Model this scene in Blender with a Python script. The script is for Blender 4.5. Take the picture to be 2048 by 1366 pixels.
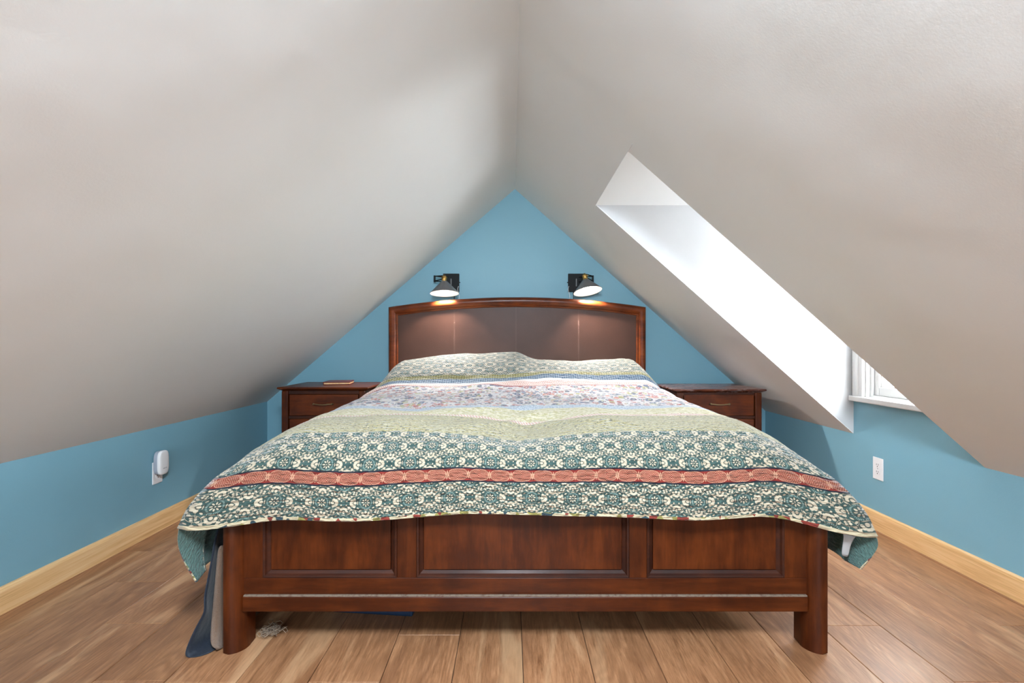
import bpy, bmesh, math, random
from mathutils import Vector, Matrix, noise as mnoise

for o in list(bpy.data.objects):
    bpy.data.objects.remove(o, do_unlink=True)
SC = bpy.context.scene
COL = SC.collection
PI = math.pi

# ------------------------------------------------------------------ camera
F = 997.0                      # focal length in pixels of a 2048 wide frame
H = 1.03                       # eye height
cam_data = bpy.data.cameras.new('camera')
cam_data.sensor_width = 36.0
cam_data.lens = F / 2048 * 36.0
cam_data.shift_x = 2 / 2048
cam_data.shift_y = 7 / 2048
cam_data.clip_start = 0.02
cam = bpy.data.objects.new('camera', cam_data)
cam.location = (0, 0, H)
cam.rotation_euler = (PI / 2, 0, 0)
COL.objects.link(cam)
SC.camera = cam

# ------------------------------------------------------------------ exposure
SC.view_settings.view_transform = 'Standard'
SC.view_settings.look = 'None'
SC.view_settings.gamma = 1.0
SC.view_settings.use_curve_mapping = False
SC.view_settings.exposure = 0.27

# ------------------------------------------------------------------ daylight: an overcast sky
world = bpy.data.worlds.new('overcast_sky')
SC.world = world
world.use_nodes = True
wn = world.node_tree
bg = wn.nodes['Background']
wtc = wn.nodes.new('ShaderNodeTexCoord')
wsep = wn.nodes.new('ShaderNodeSeparateXYZ')
wr = wn.nodes.new('ShaderNodeValToRGB')
wn.links.new(wtc.outputs['Generated'], wsep.inputs[0])
wn.links.new(wsep.outputs['Z'], wr.inputs[0])
wr.color_ramp.elements[0].position = 0.0
wr.color_ramp.elements[0].color = (0.80, 0.84, 0.88, 1)
wr.color_ramp.elements[1].position = 0.8
wr.color_ramp.elements[1].color = (1.0, 1.0, 1.0, 1)
wn.links.new(wr.outputs[0], bg.inputs['Color'])
bg.inputs['Strength'].default_value = 29.0


def area_light(name, loc, target, sx, sy, power, color=(1, 1, 1), spread=PI):
    ld = bpy.data.lights.new(name, 'AREA')
    ld.shape = 'RECTANGLE'
    ld.size, ld.size_y = sx, sy
    ld.energy = power
    ld.color = color
    ld.spread = spread
    o = bpy.data.objects.new(name, ld)
    o.location = loc
    o.rotation_euler = (Vector(target) - Vector(loc)).to_track_quat('-Z', 'Y').to_euler()
    COL.objects.link(o)
    return o


# fill light added behind the camera for the unseen attic, and a ceiling fitting
area_light('rear_fill_light', (0.0, -3.2, 1.72), (0.0, 3.0, 1.30), 1.2, 0.7, 78, (0.77, 0.90, 1.0))
area_light('ceiling_room_light', (0.03, 0.0, 2.08), (0.03, 1.3, 0.0), 0.4, 0.5, 88, (0.77, 0.90, 1.0))

# room numbers -------------------------------------------------------
RX, RZ = 0.032, 2.285          # ridge
LX, LZ = -1.96, 0.575          # left knee wall top
WX, WZ = 2.045, 0.501          # right knee wall top
YB, YR = 4.01, -3.9            # back wall, rear wall
SLR = (RZ - WZ) / (WX - RX)
SLL = (RZ - LZ) / (RX - LX)
DY0, DY1 = 2.151, 2.977        # dormer near and far cheek
DX = 0.507                     # top of the dormer opening
DZ = RZ - SLR * (DX - RX)

# ------------------------------------------------------------------ shader helpers
def lin(r, g, b):
    f = lambda c: (c / 255 / 12.92) if c / 255 <= 0.04045 else ((c / 255 + 0.055) / 1.055) ** 2.4
    return (f(r), f(g), f(b), 1.0)


class M:
    """small node graph builder"""
    def __init__(s, name):
        s.mat = bpy.data.materials.new(name)
        s.mat.use_nodes = True
        s.nt = s.mat.node_tree
        s.bsdf = s.nt.nodes['Principled BSDF']
        s.out = s.nt.nodes['Material Output']

    def n(s, t, **kw):
        nd = s.nt.nodes.new(t)
        for k, v in kw.items():
            setattr(nd, k, v)
        return nd

    def put(s, sock, v):
        if hasattr(v, 'is_output') or isinstance(v, bpy.types.NodeSocket):
            s.nt.links.new(v, sock)
        elif v is not None:
            sock.default_value = v

    def m(s, op, a, b=None, c=None, clamp=False):
        nd = s.n('ShaderNodeMath', operation=op, use_clamp=clamp)
        s.put(nd.inputs[0], a)
        if b is not None: s.put(nd.inputs[1], b)
        if c is not None: s.put(nd.inputs[2], c)
        return nd.outputs[0]

    def add(s, a, b): return s.m('ADD', a, b)
    def sub(s, a, b): return s.m('SUBTRACT', a, b)
    def mul(s, a, b): return s.m('MULTIPLY', a, b)
    def mn(s, a, b): return s.m('MINIMUM', a, b)
    def mx(s, a, b): return s.m('MAXIMUM', a, b)

    def mins(s, l):
        r = l[0]
        for x in l[1:]: r = s.mn(r, x)
        return r

    def vec(s, x, y, z=0.0):
        nd = s.n('ShaderNodeCombineXYZ')
        s.put(nd.inputs[0], x); s.put(nd.inputs[1], y); s.put(nd.inputs[2], z)
        return nd.outputs[0]

    def sep(s, v):
        nd = s.n('ShaderNodeSeparateXYZ')
        s.put(nd.inputs[0], v)
        return nd.outputs

    def mapping(s, v, loc=(0, 0, 0), rot=(0, 0, 0), scale=(1, 1, 1)):
        nd = s.n('ShaderNodeMapping')
        s.put(nd.inputs[0], v)
        nd.inputs['Location'].default_value = loc
        nd.inputs['Rotation'].default_value = rot
        nd.inputs['Scale'].default_value = scale
        return nd.outputs[0]

    def noise(s, v, scale=5.0, detail=3.0, rough=0.5, dist=0.0, out=0):
        nd = s.n('ShaderNodeTexNoise')
        s.put(nd.inputs['Vector'], v)
        nd.inputs['Scale'].default_value = scale
        nd.inputs['Detail'].default_value = detail
        nd.inputs['Roughness'].default_value = rough
        nd.inputs['Distortion'].default_value = dist
        return nd.outputs[out]

    def mix(s, fac, a, b, mode='MIX'):
        nd = s.n('ShaderNodeMix', data_type='RGBA', blend_type=mode)
        s.put(nd.inputs[0], fac); s.put(nd.inputs[6], a); s.put(nd.inputs[7], b)
        return nd.outputs[2]

    def ramp(s, fac, stops, interp='LINEAR'):
        nd = s.n('ShaderNodeValToRGB')
        nd.color_ramp.interpolation = interp
        el = nd.color_ramp.elements
        while len(el) < len(stops): el.new(0.5)
        for e, (p, c) in zip(el, stops):
            e.position = p; e.color = c
        s.put(nd.inputs[0], fac)
        return nd.outputs[0]

    def rng(s, v, a, b, c=0.0, d=1.0):
        nd = s.n('ShaderNodeMapRange')
        s.put(nd.inputs[0], v)
        nd.inputs[1].default_value = a; nd.inputs[2].default_value = b
        nd.inputs[3].default_value = c; nd.inputs[4].default_value = d
        return nd.outputs[0]

    def coord(s, which='Object'):
        return s.n('ShaderNodeTexCoord').outputs[which]

    def bump(s, h, strength=0.3, distance=0.01, normal=None):
        nd = s.n('ShaderNodeBump')
        nd.inputs['Strength'].default_value = strength
        nd.inputs['Distance'].default_value = distance
        s.put(nd.inputs['Height'], h)
        if normal is not None: s.put(nd.inputs['Normal'], normal)
        s.nt.links.new(nd.outputs[0], s.bsdf.inputs['Normal'])
        return nd.outputs[0]

    def set(s, **kw):
        names = dict(color='Base Color', rough='Roughness', metal='Metallic', spec='Specular IOR Level',
                     coat='Coat Weight', coat_rough='Coat Roughness', sheen='Sheen Weight',
                     sheen_rough='Sheen Roughness', trans='Transmission Weight', ior='IOR', alpha='Alpha')
        for k, v in kw.items():
            s.put(s.bsdf.inputs[names[k]], v)
        return s


def simple(name, rgb, rough=0.5, metal=0.0, spec=0.5, var=0.06, scale=20, bumps=0.0, coat=0.0):
    g = M(name)
    c = lin(*rgb)
    nz = g.noise(g.coord(), scale, 3)
    dark = tuple(x * (1 - var * 2) for x in c[:3]) + (1,)
    g.set(color=g.mix(nz, dark, c), rough=rough, metal=metal, spec=spec, coat=coat)
    if bumps:
        g.bump(nz, bumps, 0.002)
    return g.mat


# ---- plaster and wall paint
def paint(name, rgb, rough, low=0.5, texture=0.25):
    g = M(name)
    co = g.coord()
    big = g.noise(co, 1.3, 2, 0.5)
    mid = g.noise(g.mapping(co, scale=(1, 0.5, 1)), 5, 3, 0.55)
    fine = g.noise(co, 140, 2, 0.6)
    c = lin(*rgb)
    d = tuple(x * 0.965 for x in c[:3]) + (1,)
    g.set(color=g.mix(mid, d, c), rough=rough, spec=0.3)
    b1 = g.bump(big, low, 0.10)
    b2 = g.bump(mid, low * 0.55, 0.02, b1)
    g.bump(fine, texture, 0.002, b2)
    return g.mat


MAT = {}
MAT['ceiling'] = paint('white_plaster', (229, 229, 228), 0.6, 0.16, 0.12)
MAT['cheek'] = paint('dormer_white_toned_down', (206, 207, 209), 0.6, 0.2, 0.1)  # same white, darkened in colour so window light on it does not clip
MAT['blue'] = paint('blue_wall_paint', (124, 168, 184), 0.45, 0.15, 0.12)
MAT['trimwhite'] = paint('white_trim_paint', (228, 228, 227), 0.35, 0.0, 0.06)


def pine(name, axis_scale):
    g = M(name)
    co = g.coord()
    st = g.mapping(co, scale=axis_scale)
    n1 = g.noise(st, 30, 4, 0.6, 0.6)
    n2 = g.noise(st, 140, 3, 0.6)
    knots = g.noise(g.mapping(co, scale=(3, 1.4, 9)), 3.1, 2)
    f = g.add(g.mul(n1, 0.65), g.mul(n2, 0.35))
    col = g.ramp(f, [(0.32, lin(198, 150, 96)), (0.5, lin(226, 182, 128)), (0.7, lin(238, 204, 156))])
    col = g.mix(g.rng(knots, 0.68, 0.76), col, lin(170, 112, 62))
    g.set(color=col, rough=0.38, spec=0.5)
    g.bump(f, 0.08, 0.002)
    return g.mat


MAT['pine'] = pine('pine_baseboard', (1.0, 0.05, 1.6))


def cherry(name, scale, light=1.0, matt=0.0):
    """glossy stained cherry, grain along the small axis of scale"""
    g = M(name)
    co = g.n('ShaderNodeNewGeometry').outputs['Position']
    st = g.mapping(co, scale=scale)
    n1 = g.noise(st, 9, 5, 0.6, 1.2)
    n2 = g.noise(st, 70, 4, 0.65, 0.3)
    n3 = g.noise(g.mapping(co, scale=(1.2, 1.2, 1.2)), 7, 3, 0.5, 0.5)
    f = g.add(g.add(g.mul(n1, 0.40), g.mul(n2, 0.28)), g.mul(n3, 0.32))
    L = lambda r, gg, b: tuple(x * light * 0.40 for x in lin(r, gg, b)[:3]) + (1,)
    col = g.ramp(f, [(0.30, L(54, 20, 5)), (0.45, L(94, 38, 10)), (0.58, L(128, 58, 18)), (0.75, L(152, 78, 32))])
    g.set(color=col, rough=g.rng(n2, 0.2, 0.8, 0.28 + matt, 0.40 + matt), spec=0.28, coat=0.08, coat_rough=0.2)
    g.bump(n2, 0.05, 0.002)
    return g.mat


MAT['cherry_x'] = cherry('stained_cherry_grain_across', (0.12, 1, 1))
MAT['cherry_z'] = cherry('stained_cherry_grain_upright', (1, 1, 0.12))
MAT['cherry_frame'] = cherry('stained_cherry_headboard', (0.12, 1, 1), 1.8)
MAT['cherry_dark'] = cherry('stained_cherry_dark', (0.12, 1, 1), 0.62, 0.3)
MAT['cherry_panel'] = cherry('stained_cherry_panel', (1, 1, 0.14), 1.05)
MAT['cherry_stand'] = cherry('stained_cherry_nightstand', (0.12, 1, 1), 1.5)


# ---- oak laminate plank; every plank object gets its own tone and grain
def oak():
    g = M('oak_laminate')
    oi = g.n('ShaderNodeObjectInfo').outputs['Random']
    co = g.coord()
    x, y, z = g.sep(co)
    r2 = g.m('FRACT', g.mul(oi, 37.17))
    v = g.vec(g.add(x, g.mul(oi, 61.0)), g.add(y, g.mul(r2, 47.0)), g.mul(oi, 9.0))
    st = g.mapping(v, scale=(1, 0.16, 1))
    warp = g.noise(g.mapping(v, scale=(1, 0.25, 1)), 3.0, 3, 0.55)
    # cathedral rings: contour lines of a slow stretched noise
    slow = g.noise(g.mapping(v, scale=(1, 0.20, 1)), 5.0, 2, 0.45, 0.25)
    rings = g.m('SINE', g.mul(slow, 150.0))
    rings = g.rng(rings, -1, 1)
    rmask = g.rng(warp, 0.42, 0.56)
    fine = g.noise(g.mapping(v, scale=(1, 0.07, 1)), 170, 4, 0.75)
    mid = g.noise(g.mapping(v, scale=(1, 0.11, 1)), 30, 5, 0.7, 0.9)
    blot = g.noise(st, 6.5, 4, 0.6, 1.0)
    base = g.ramp(g.add(g.mul(mid, 0.5), g.mul(fine, 0.5)),
                  [(0.33, lin(112, 74, 48)), (0.47, lin(152, 108, 75)), (0.6, lin(176, 130, 94)), (0.75, lin(200, 156, 118))])
    col = g.mix(g.mul(g.mul(rings, rmask), 0.5), base, lin(128, 88, 60))
    col = g.mix(g.rng(blot, 0.54, 0.74, 0.0, 0.62), col, lin(112, 74, 52))
    col = g.mix(g.rng(blot, 0.44, 0.30, 0.0, 0.45), col, lin(214, 176, 136))
    knot = g.n('ShaderNodeTexVoronoi')
    g.put(knot.inputs['Vector'], g.mapping(g.vec(g.add(x, g.mul(oi, 61.0)), g.add(y, g.mul(r2, 47.0)), 0.0), scale=(1, 0.55, 1)))
    knot.inputs['Scale'].default_value = 3.2
    kd = g.add(knot.outputs['Distance'], g.mul(g.sub(mid, 0.5), 0.09))
    kf = g.mul(g.rng(kd, 0.085, 0.02), g.rng(warp, 0.50, 0.56))
    col = g.mix(g.mul(kf, 0.75), col, lin(92, 58, 40))
    tint = g.mix(g.m('FRACT', g.mul(oi, 11.3)), (0.90, 0.87, 0.85, 1), (1.06, 1.03, 1.02, 1))
    col = g.mix(1.0, col, tint, 'MULTIPLY')
    g.set(color=col, rough=g.rng(fine, 0.2, 0.8, 0.30, 0.46), spec=0.4)
    g.bump(g.add(fine, g.mul(rings, g.mul(rmask, 0.3))), 0.12, 0.0015)
    return g.mat


MAT['oak'] = oak()
MAT['joint'] = simple('dark_joint', (60, 42, 30), 0.8)


# ------------------------------------------------------------------ quilt fabric
def quilt_mats(Z):
    """Z: zone borders, metres of fabric measured from the front hem"""
    g = M('printed_quilt_cotton')
    uv = g.n('ShaderNodeUVMap', uv_map='fabric').outputs[0]
    wob = g.noise(uv, 38, 2, 0.5, out=1)
    wv = g.n('ShaderNodeVectorMath', operation='SUBTRACT')
    g.put(wv.inputs[0], wob); wv.inputs[1].default_value = (0.5, 0.5, 0.5)
    ws = g.n('ShaderNodeVectorMath', operation='SCALE')
    g.put(ws.inputs[0], wv.outputs[0]); ws.inputs['Scale'].default_value = 0.006
    wa = g.n('ShaderNodeVectorMath', operation='ADD')
    g.put(wa.inputs[0], uv); g.put(wa.inputs[1], ws.outputs[0])
    u, v, _ = g.sep(wa.outputs[0])
    T = 0.134
    RAT = 0.86
    un, vn = g.mul(u, 1 / T), g.mul(v, 1 / T)

    def floral(ox, oy):
        fx = g.m('ABSOLUTE', g.sub(g.m('FRACT', g.add(un, 0.5 + ox)), 0.5))
        fy = g.mul(g.m('ABSOLUTE', g.sub(g.m('FRACT', g.add(g.mul(vn, 1 / RAT), 0.5 + oy)), 0.5)), RAT)
        P = g.vec(fx, fy, 0)
        fx2, fy2 = g.m('MULTIPLY', fx, fx), g.m('MULTIPLY', fy, fy)
        r = g.m('SQRT', g.add(fx2, fy2))
        ang = g.m('ARCTAN2', fy, fx)

        def circ(cx, cy, rad):
            nd = g.n('ShaderNodeVectorMath', operation='DISTANCE')
            g.put(nd.inputs[0], P); nd.inputs[1].default_value = (cx, cy, 0)
            return g.sub(nd.outputs['Value'], rad)

        def ell(cx, cy, a, b, rot=0.0):
            # texture-type mapping: (P - loc) rotated and scaled into the unit circle
            nd = g.n('ShaderNodeMapping', vector_type='TEXTURE')
            g.put(nd.inputs[0], P)
            nd.inputs['Location'].default_value = (cx, cy, 0)
            nd.inputs['Rotation'].default_value = (0, 0, rot)
            nd.inputs['Scale'].default_value = (a, b, 1)
            ln = g.n('ShaderNodeVectorMath', operation='LENGTH')
            g.put(ln.inputs[0], nd.outputs[0])
            return g.mul(g.sub(ln.outputs['Value'], 1.0), min(a, b))

        # eight petals round a dot
        k = g.sub(g.m('FRACT', g.add(g.mul(ang, 8 / (2 * PI)), 0.5)), 0.5)
        ka = g.mul(k, 2 * PI / 8)
        px, py = g.mul(r, g.m('COSINE', ka)), g.mul(r, g.m('SINE', ka))
        pe = g.m('SQRT', g.add(g.m('POWER', g.mul(g.sub(px, 0.068), 1 / 0.034), 2.0), g.m('POWER', g.mul(py, 1 / 0.0165), 2.0)))
        petals = g.mul(g.sub(pe, 1.0), 0.0165)
        dot = g.sub(r, 0.016)
        hp = g.mins([circ(.262, .070, .037), circ(.315, .050, .038), circ(.340, .012, .034)])
        hp = g.mx(hp, g.sub(.045, g.add(circ(.248, 0, 0.0), 0)))
        hc = ell(.246, 0, .043, .032)
        vp = g.mins([circ(.066, .238, .033), circ(.052, .288, .034), circ(.012, .310, .032)])
        vp = g.mx(vp, g.sub(.041, circ(0, .225, 0.0)))
        vc = ell(0, .222, .030, .038)
        bars = g.mn(ell(.182, 0, .012, .055), ell(0, .160, .058, .011))
        leaves = g.mins([ell(.125, .185, .038, .018, .8), ell(.172, .118, .034, .017, -.5), ell(.120, .330, .042, .023, -.6),
                         circ(.165, .278, .024), ell(.182, .365, .034, .018, .5), ell(.395, .118, .030, .017, .9),
                         circ(.225, .185, .020), ell(.325, .150, .034, .019, -.3), circ(.285, .205, .023), circ(.060, .385, .018), circ(.440, .045, .014)])
        stem = g.sub(g.m('ABSOLUTE', g.sub(circ(.27, .30, 0.0), .150)), .005)
        stem2 = g.sub(g.m('ABSOLUTE', g.sub(circ(.02, .13, 0.0), .235)), .004)
        cream = g.mins([petals, dot, hp, hc, vp, vc, bars, leaves, stem, stem2])
        ringd = g.sub(g.m('ABSOLUTE', g.sub(r, .133)), .013)
        dash = g.m('GREATER_THAN', g.m('SINE', g.mul(ang, 36)), 0.1)
        ring = g.mul(g.m('LESS_THAN', ringd, 0.0), dash)
        clear = g.sub(r, .150)
        return cream, ring, clear, petals, dot

    a = floral(0.0, 0.0)
    b = floral(0.5, 0.5)
    # keep each medallion free of the other lattice's leaves
    ca = g.mn(g.mx(a[0], g.sub(0.0, g.add(b[2], 0.0))), 9.0)
    cb = g.mn(g.mx(b[0], g.sub(0.0, g.add(a[2], 0.0))), 9.0)
    sd = g.mn(ca, cb)
    ring = g.mx(a[1], b[1])
    tn = g.noise(uv, 60, 3, 0.6)
    teal = g.ramp(tn, [(0.3, lin(44, 66, 64)), (0.7, lin(70, 95, 90))])
    outline = lin(44, 60, 56)
    tnn = g.noise(uv, 220, 2, 0.6)
    cream_c = g.mix(tnn, lin(180, 166, 142), lin(204, 190, 168))
    fl = g.mix(g.rng(sd, 0.012, 0.000), teal, outline)
    fl = g.mix(g.mul(ring, 0.55), fl, lin(176, 196, 186))
    fl = g.mix(g.rng(sd, 0.001, -0.005), fl, cream_c)

    # red band
    bv = g.sub(v, (Z['band0'] + Z['band1']) / 2)
    hw = (Z['band1'] - Z['band0']) / 2
    bu = g.m('FRACT', g.mul(u, 1 / 0.070))
    bc = g.m('ABSOLUTE', g.sub(bu, 0.5))
    av = g.m('ABSOLUTE', g.mul(bv, 1 / hw))
    lens = g.sub(g.add(g.m('POWER', g.mul(bc, 2.25), 2.6), g.m('POWER', g.mul(av, 1.30), 3.0)), 1.0)
    diam = g.m('SINE', g.mul(g.add(g.mul(bc, 5.2), g.mul(av, 1.3)), 17.0))
    diam2 = g.m('SINE', g.mul(g.sub(g.mul(bc, 5.2), g.mul(av, 1.3)), 17.0))
    inside = g.mul(g.m('LESS_THAN', lens, 0.0), g.m('GREATER_THAN', g.mx(diam, diam2), 0.86))
    rimb = g.m('LESS_THAN', g.m('ABSOLUTE', lens), 0.08)
    tie = g.m('LESS_THAN', g.m('ABSOLUTE', g.sub(g.add(bc, g.mul(g.m('POWER', av, 2.0), -0.10)), 0.475)), 0.014)
    mot = g.m('MINIMUM', g.add(g.add(inside, rimb), tie), 1.0)
    red = g.mix(g.mul(mot, 0.72), g.mix(tn, lin(104, 30, 26), lin(140, 48, 38)), lin(214, 172, 140))
    red = g.mix(g.m('GREATER_THAN', av, 0.80), red, lin(26, 30, 42))

    # green blotchy cotton with dark flecks
    fl1 = g.noise(g.mapping(uv, scale=(1, 1.5, 1)), 85, 3, 0.8)
    fl2 = g.noise(uv, 90, 3, 0.65)
    green = g.mix(fl2, lin(126, 118, 74), lin(184, 172, 136))
    green = g.mix(g.rng(fl1, 0.45, 0.40), green, lin(48, 54, 48))
    green = g.mix(g.rng(fl1, 0.60, 0.68), green, lin(226, 220, 192))

    # pale cream and olive stripe with a pink edge
    palec = g.mix(g.rng(g.noise(uv, 60, 3, 0.6), 0.42, 0.60), lin(208, 198, 172), lin(164, 154, 98))
    pv = g.m('LESS_THAN', v, Z['pale0'] + 0.028)
    zig = g.m('GREATER_THAN', g.m('SINE', g.add(g.mul(u, 2 * PI / 0.012), g.mul(v, 160))), 0.35)
    pinkc = g.mix(zig, lin(208, 192, 182), lin(186, 132, 118))
    palec = g.mix(pv, palec, pinkc)

    # pale blue lace
    lace = g.mix(g.rng(g.noise(uv, 110, 3, 0.7), 0.42, 0.6), lin(190, 196, 204), lin(112, 132, 154))

    # many-coloured paisley on white
    def paisley(scale, ox):
        nd = g.n('ShaderNodeTexVoronoi')
        g.put(nd.inputs['Vector'], g.mapping(wa.outputs[0], loc=(ox, ox, 0), scale=(1, 0.8, 1)))
        nd.inputs['Scale'].default_value = scale
        d = nd.outputs['Distance']
        cr = g.sep(nd.outputs['Color'])[0]
        rr = g.m('ABSOLUTE', g.sub(d, 0.30))
        msk = g.m('LESS_THAN', rr, 0.115)
        msk = g.mx(msk, g.m('LESS_THAN', d, 0.09))
        colr = g.ramp(cr, [(0.0, lin(34, 48, 78)), (0.34, lin(150, 60, 50)), (0.58, lin(150, 144, 80)), (0.74, lin(48, 70, 108)), (0.9, lin(190, 110, 84))], 'CONSTANT')
        return msk, colr
    p1, c1 = paisley(26, 0.0)
    p2, c2 = paisley(55, 3.3)
    pa = g.mix(g.rng(g.noise(uv, 16, 2), 0.45, 0.6), lin(204, 197, 193), lin(194, 184, 188))
    pa = g.mix(g.mul(p2, 0.8), pa, c2)
    pa = g.mix(g.mul(p1, 0.92), pa, c1)

    # pink zigzag border with red line
    pz = g.mix(g.m('GREATER_THAN', g.m('SINE', g.add(g.mul(u, 2 * PI / 0.011), g.mul(g.m('SINE', g.mul(v, 160)), 2.2))), 0.2), lin(220, 202, 192), lin(196, 138, 126))
    pz = g.mix(g.m('LESS_THAN', v, Z['pink0'] + 0.010), pz, lin(136, 36, 36))
    pz = g.mix(g.m('GREATER_THAN', v, Z['pink1'] - 0.022), pz, lin(238, 226, 220))
    blue = g.mix(g.m('GREATER_THAN', g.m('SINE', g.mul(u, 2 * PI / 0.014)), 0.4), lin(58, 80, 104), lin(98, 120, 138))
    olive = g.mix(g.m('GREATER_THAN', g.m('SINE', g.mul(u, 2 * PI / 0.016)), 0.5), lin(116, 108, 58), lin(150, 142, 92))

    # hem binding with snippets of other prints
    hn = g.n('ShaderNodeTexVoronoi')
    g.put(hn.inputs['Vector'], g.mapping(uv, scale=(1, 0.6, 1))); hn.inputs['Scale'].default_value = 48
    hem = g.ramp(g.sep(hn.outputs['Color'])[1], [(0.0, lin(192, 178, 148)), (0.30, lin(128, 50, 40)), (0.44, lin(196, 182, 150)), (0.60, lin(46, 66, 74)), (0.74, lin(140, 132, 74)), (0.86, lin(196, 180, 150))], 'CONSTANT')

    def above(b):
        return g.m('GREATER_THAN', v, b)
    col = g.mix(above(0.010), hem, fl)
    col = g.mix(above(Z['band0']), col, red)
    col = g.mix(above(Z['band1']), col, fl)
    col = g.mix(above(Z['green0']), col, green)
    col = g.mix(above(Z['pale0']), col, palec)
    col = g.mix(above(Z['lace0']), col, lace)
    col = g.mix(above(Z['pais0']), col, pa)
    col = g.mix(above(Z['pink0']), col, pz)
    col = g.mix(above(Z['pink1']), col, blue)
    col = g.mix(above(Z['pink1'] + 0.05), col, olive)
    col = g.mix(above(Z['pink1'] + 0.085), col, fl)
    g.set(color=col, rough=0.75, spec=0.25, sheen=0.35, sheen_rough=0.4)
    q1 = g.noise(g.mapping(uv, scale=(0.7, 2.2, 1)), 42, 2, 0.5)
    q2 = g.noise(uv, 300, 2, 0.5)
    b1 = g.bump(q1, 1.0, 0.022)
    g.bump(q2, 0.15, 0.002, b1)

    l = M('green_quilt_lining')
    uv2 = l.n('ShaderNodeUVMap', uv_map='fabric').outputs[0]
    q = l.noise(l.mapping(uv2, scale=(1.6, 0.8, 1)), 45, 2, 0.5)
    l.set(color=l.mix(q, lin(50, 80, 76), lin(94, 124, 116)), rough=0.8, sheen=0.2)
    l.bump(q, 0.9, 0.012)
    return g.mat, l.mat


# ---- other materials
def leather():
    g = M('brown_leather')
    co = g.coord()
    n1 = g.noise(co, 260, 2, 0.6)
    n2 = g.noise(co, 6, 3, 0.5)
    g.set(color=g.mix(n2, lin(56, 32, 22), lin(74, 45, 33)), rough=0.42, spec=0.28)
    g.bump(n1, 0.25, 0.002)
    return g.mat


def fleece():
    g = M('beige_fleece')
    n = g.noise(g.coord(), 240, 4, 0.8)
    g.set(color=g.mix(n, lin(82, 52, 30), lin(148, 108, 74)), rough=0.95, sheen=0.4)
    g.bump(n, 1.0, 0.006)
    return g.mat


def cotton(name, a, b):
    g = M(name)
    n = g.noise(g.coord(), 9, 3, 0.6)
    g.set(color=g.mix(n, lin(*a), lin(*b)), rough=0.7, sheen=0.15)
    g.bump(g.noise(g.coord(), 22, 3, 0.6), 0.5, 0.01)
    return g.mat


def worn_top():
    g = M('worn_cherry_tabletop')
    co = g.coord()
    n1 = g.noise(g.mapping(co, scale=(0.4, 1.4, 1)), 14, 4, 0.65, 0.8)
    n2 = g.noise(g.mapping(co, scale=(0.15, 1, 1)), 40, 4, 0.6)
    w = g.ramp(n2, [(0.3, lin(62, 28, 18)), (0.7, lin(104, 54, 36))])
    g.set(color=g.mix(g.rng(n1, 0.48, 0.60, 0, 0.5), w, lin(122, 112, 112)), rough=g.rng(n1, 0.4, 0.6, 0.16, 0.34), spec=0.6)
    return g.mat


def dusty():
    g = M('dusty_cherry_ledge')
    co = g.n('ShaderNodeNewGeometry').outputs['Position']
    n = g.noise(g.mapping(co, scale=(3, 1, 6)), 30, 4, 0.7)
    g.set(color=g.mix(g.rng(n, 0.25, 0.52), lin(70, 32, 16), lin(120, 104, 90)), rough=0.8)
    return g.mat


def emit(name, rgb, strength):
    g = M(name)
    g.bsdf.inputs['Base Color'].default_value = (1, 1, 1, 1)
    g.bsdf.inputs['Emission Color'].default_value = lin(*rgb)
    g.bsdf.inputs['Emission Strength'].default_value = strength
    return g.mat


MAT['leather'] = leather()
MAT['seam'] = simple('leather_stitching', (140, 112, 98), 0.8)
MAT['fleece'] = fleece()
MAT['navy'] = cotton('navy_cotton', (11, 19, 32), (22, 34, 52))
MAT['mattress'] = cotton('white_mattress_ticking', (210, 208, 204), (228, 226, 222))
MAT['worn'] = worn_top()
MAT['dust'] = dusty()
MAT['bronze'] = simple('antique_bronze', (158, 138, 104), 0.3, 0.9)
MAT['brass'] = simple('antique_brass', (196, 156, 92), 0.3, 1.0)
MAT['black'] = simple('black_powder_coat', (16, 16, 18), 0.6, 0.0, 0.25)
MAT['steel'] = simple('grey_enamel', (104, 101, 101), 0.3, 0.0)
MAT['shade_in'] = simple('white_enamel', (245, 243, 238), 0.5)
MAT['bulb'] = emit('lamp_glow', (255, 244, 228), 14.0)
MAT['plastic'] = simple('white_plastic', (238, 236, 236), 0.3, 0, 0.5, 0.01)
MAT['grille'] = simple('grey_plastic', (176, 178, 190), 0.5)
MAT['slot'] = simple('dark_slot', (52, 46, 44), 0.6)
MAT['grey'] = simple('grey_print', (150, 150, 158), 0.5)
MAT['bluebox'] = simple('blue_plastic', (26, 50, 80), 0.5)
MAT['redleather'] = simple('oxblood_leather', (104, 34, 26), 0.38, 0, 0.5, 0.1, 60, 0.2)
MAT['tag'] = simple('white_satin_label', (176, 174, 174), 0.45)
MAT['dustball'] = simple('grey_lint', (150, 130, 112), 0.95)
MAT['caulk'] = simple('dark_crack', (84, 80, 76), 0.9)


def glass():
    g = M('window_glass')
    nt = g.nt
    gl = g.n('ShaderNodeBsdfGlossy'); gl.inputs['Roughness'].default_value = 0.02
    tr = g.n('ShaderNodeBsdfTransparent'); tr.inputs[0].default_value = (0.97, 0.98, 0.98, 1)
    mx = g.n('ShaderNodeMixShader')
    mx.inputs[0].default_value = 0.05; nt.links.new(tr.outputs[0], mx.inputs[1]); nt.links.new(gl.outputs[0], mx.inputs[2])
    nt.links.new(mx.outputs[0], g.out.inputs[0])
    return g.mat


MAT['glass'] = glass()


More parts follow.
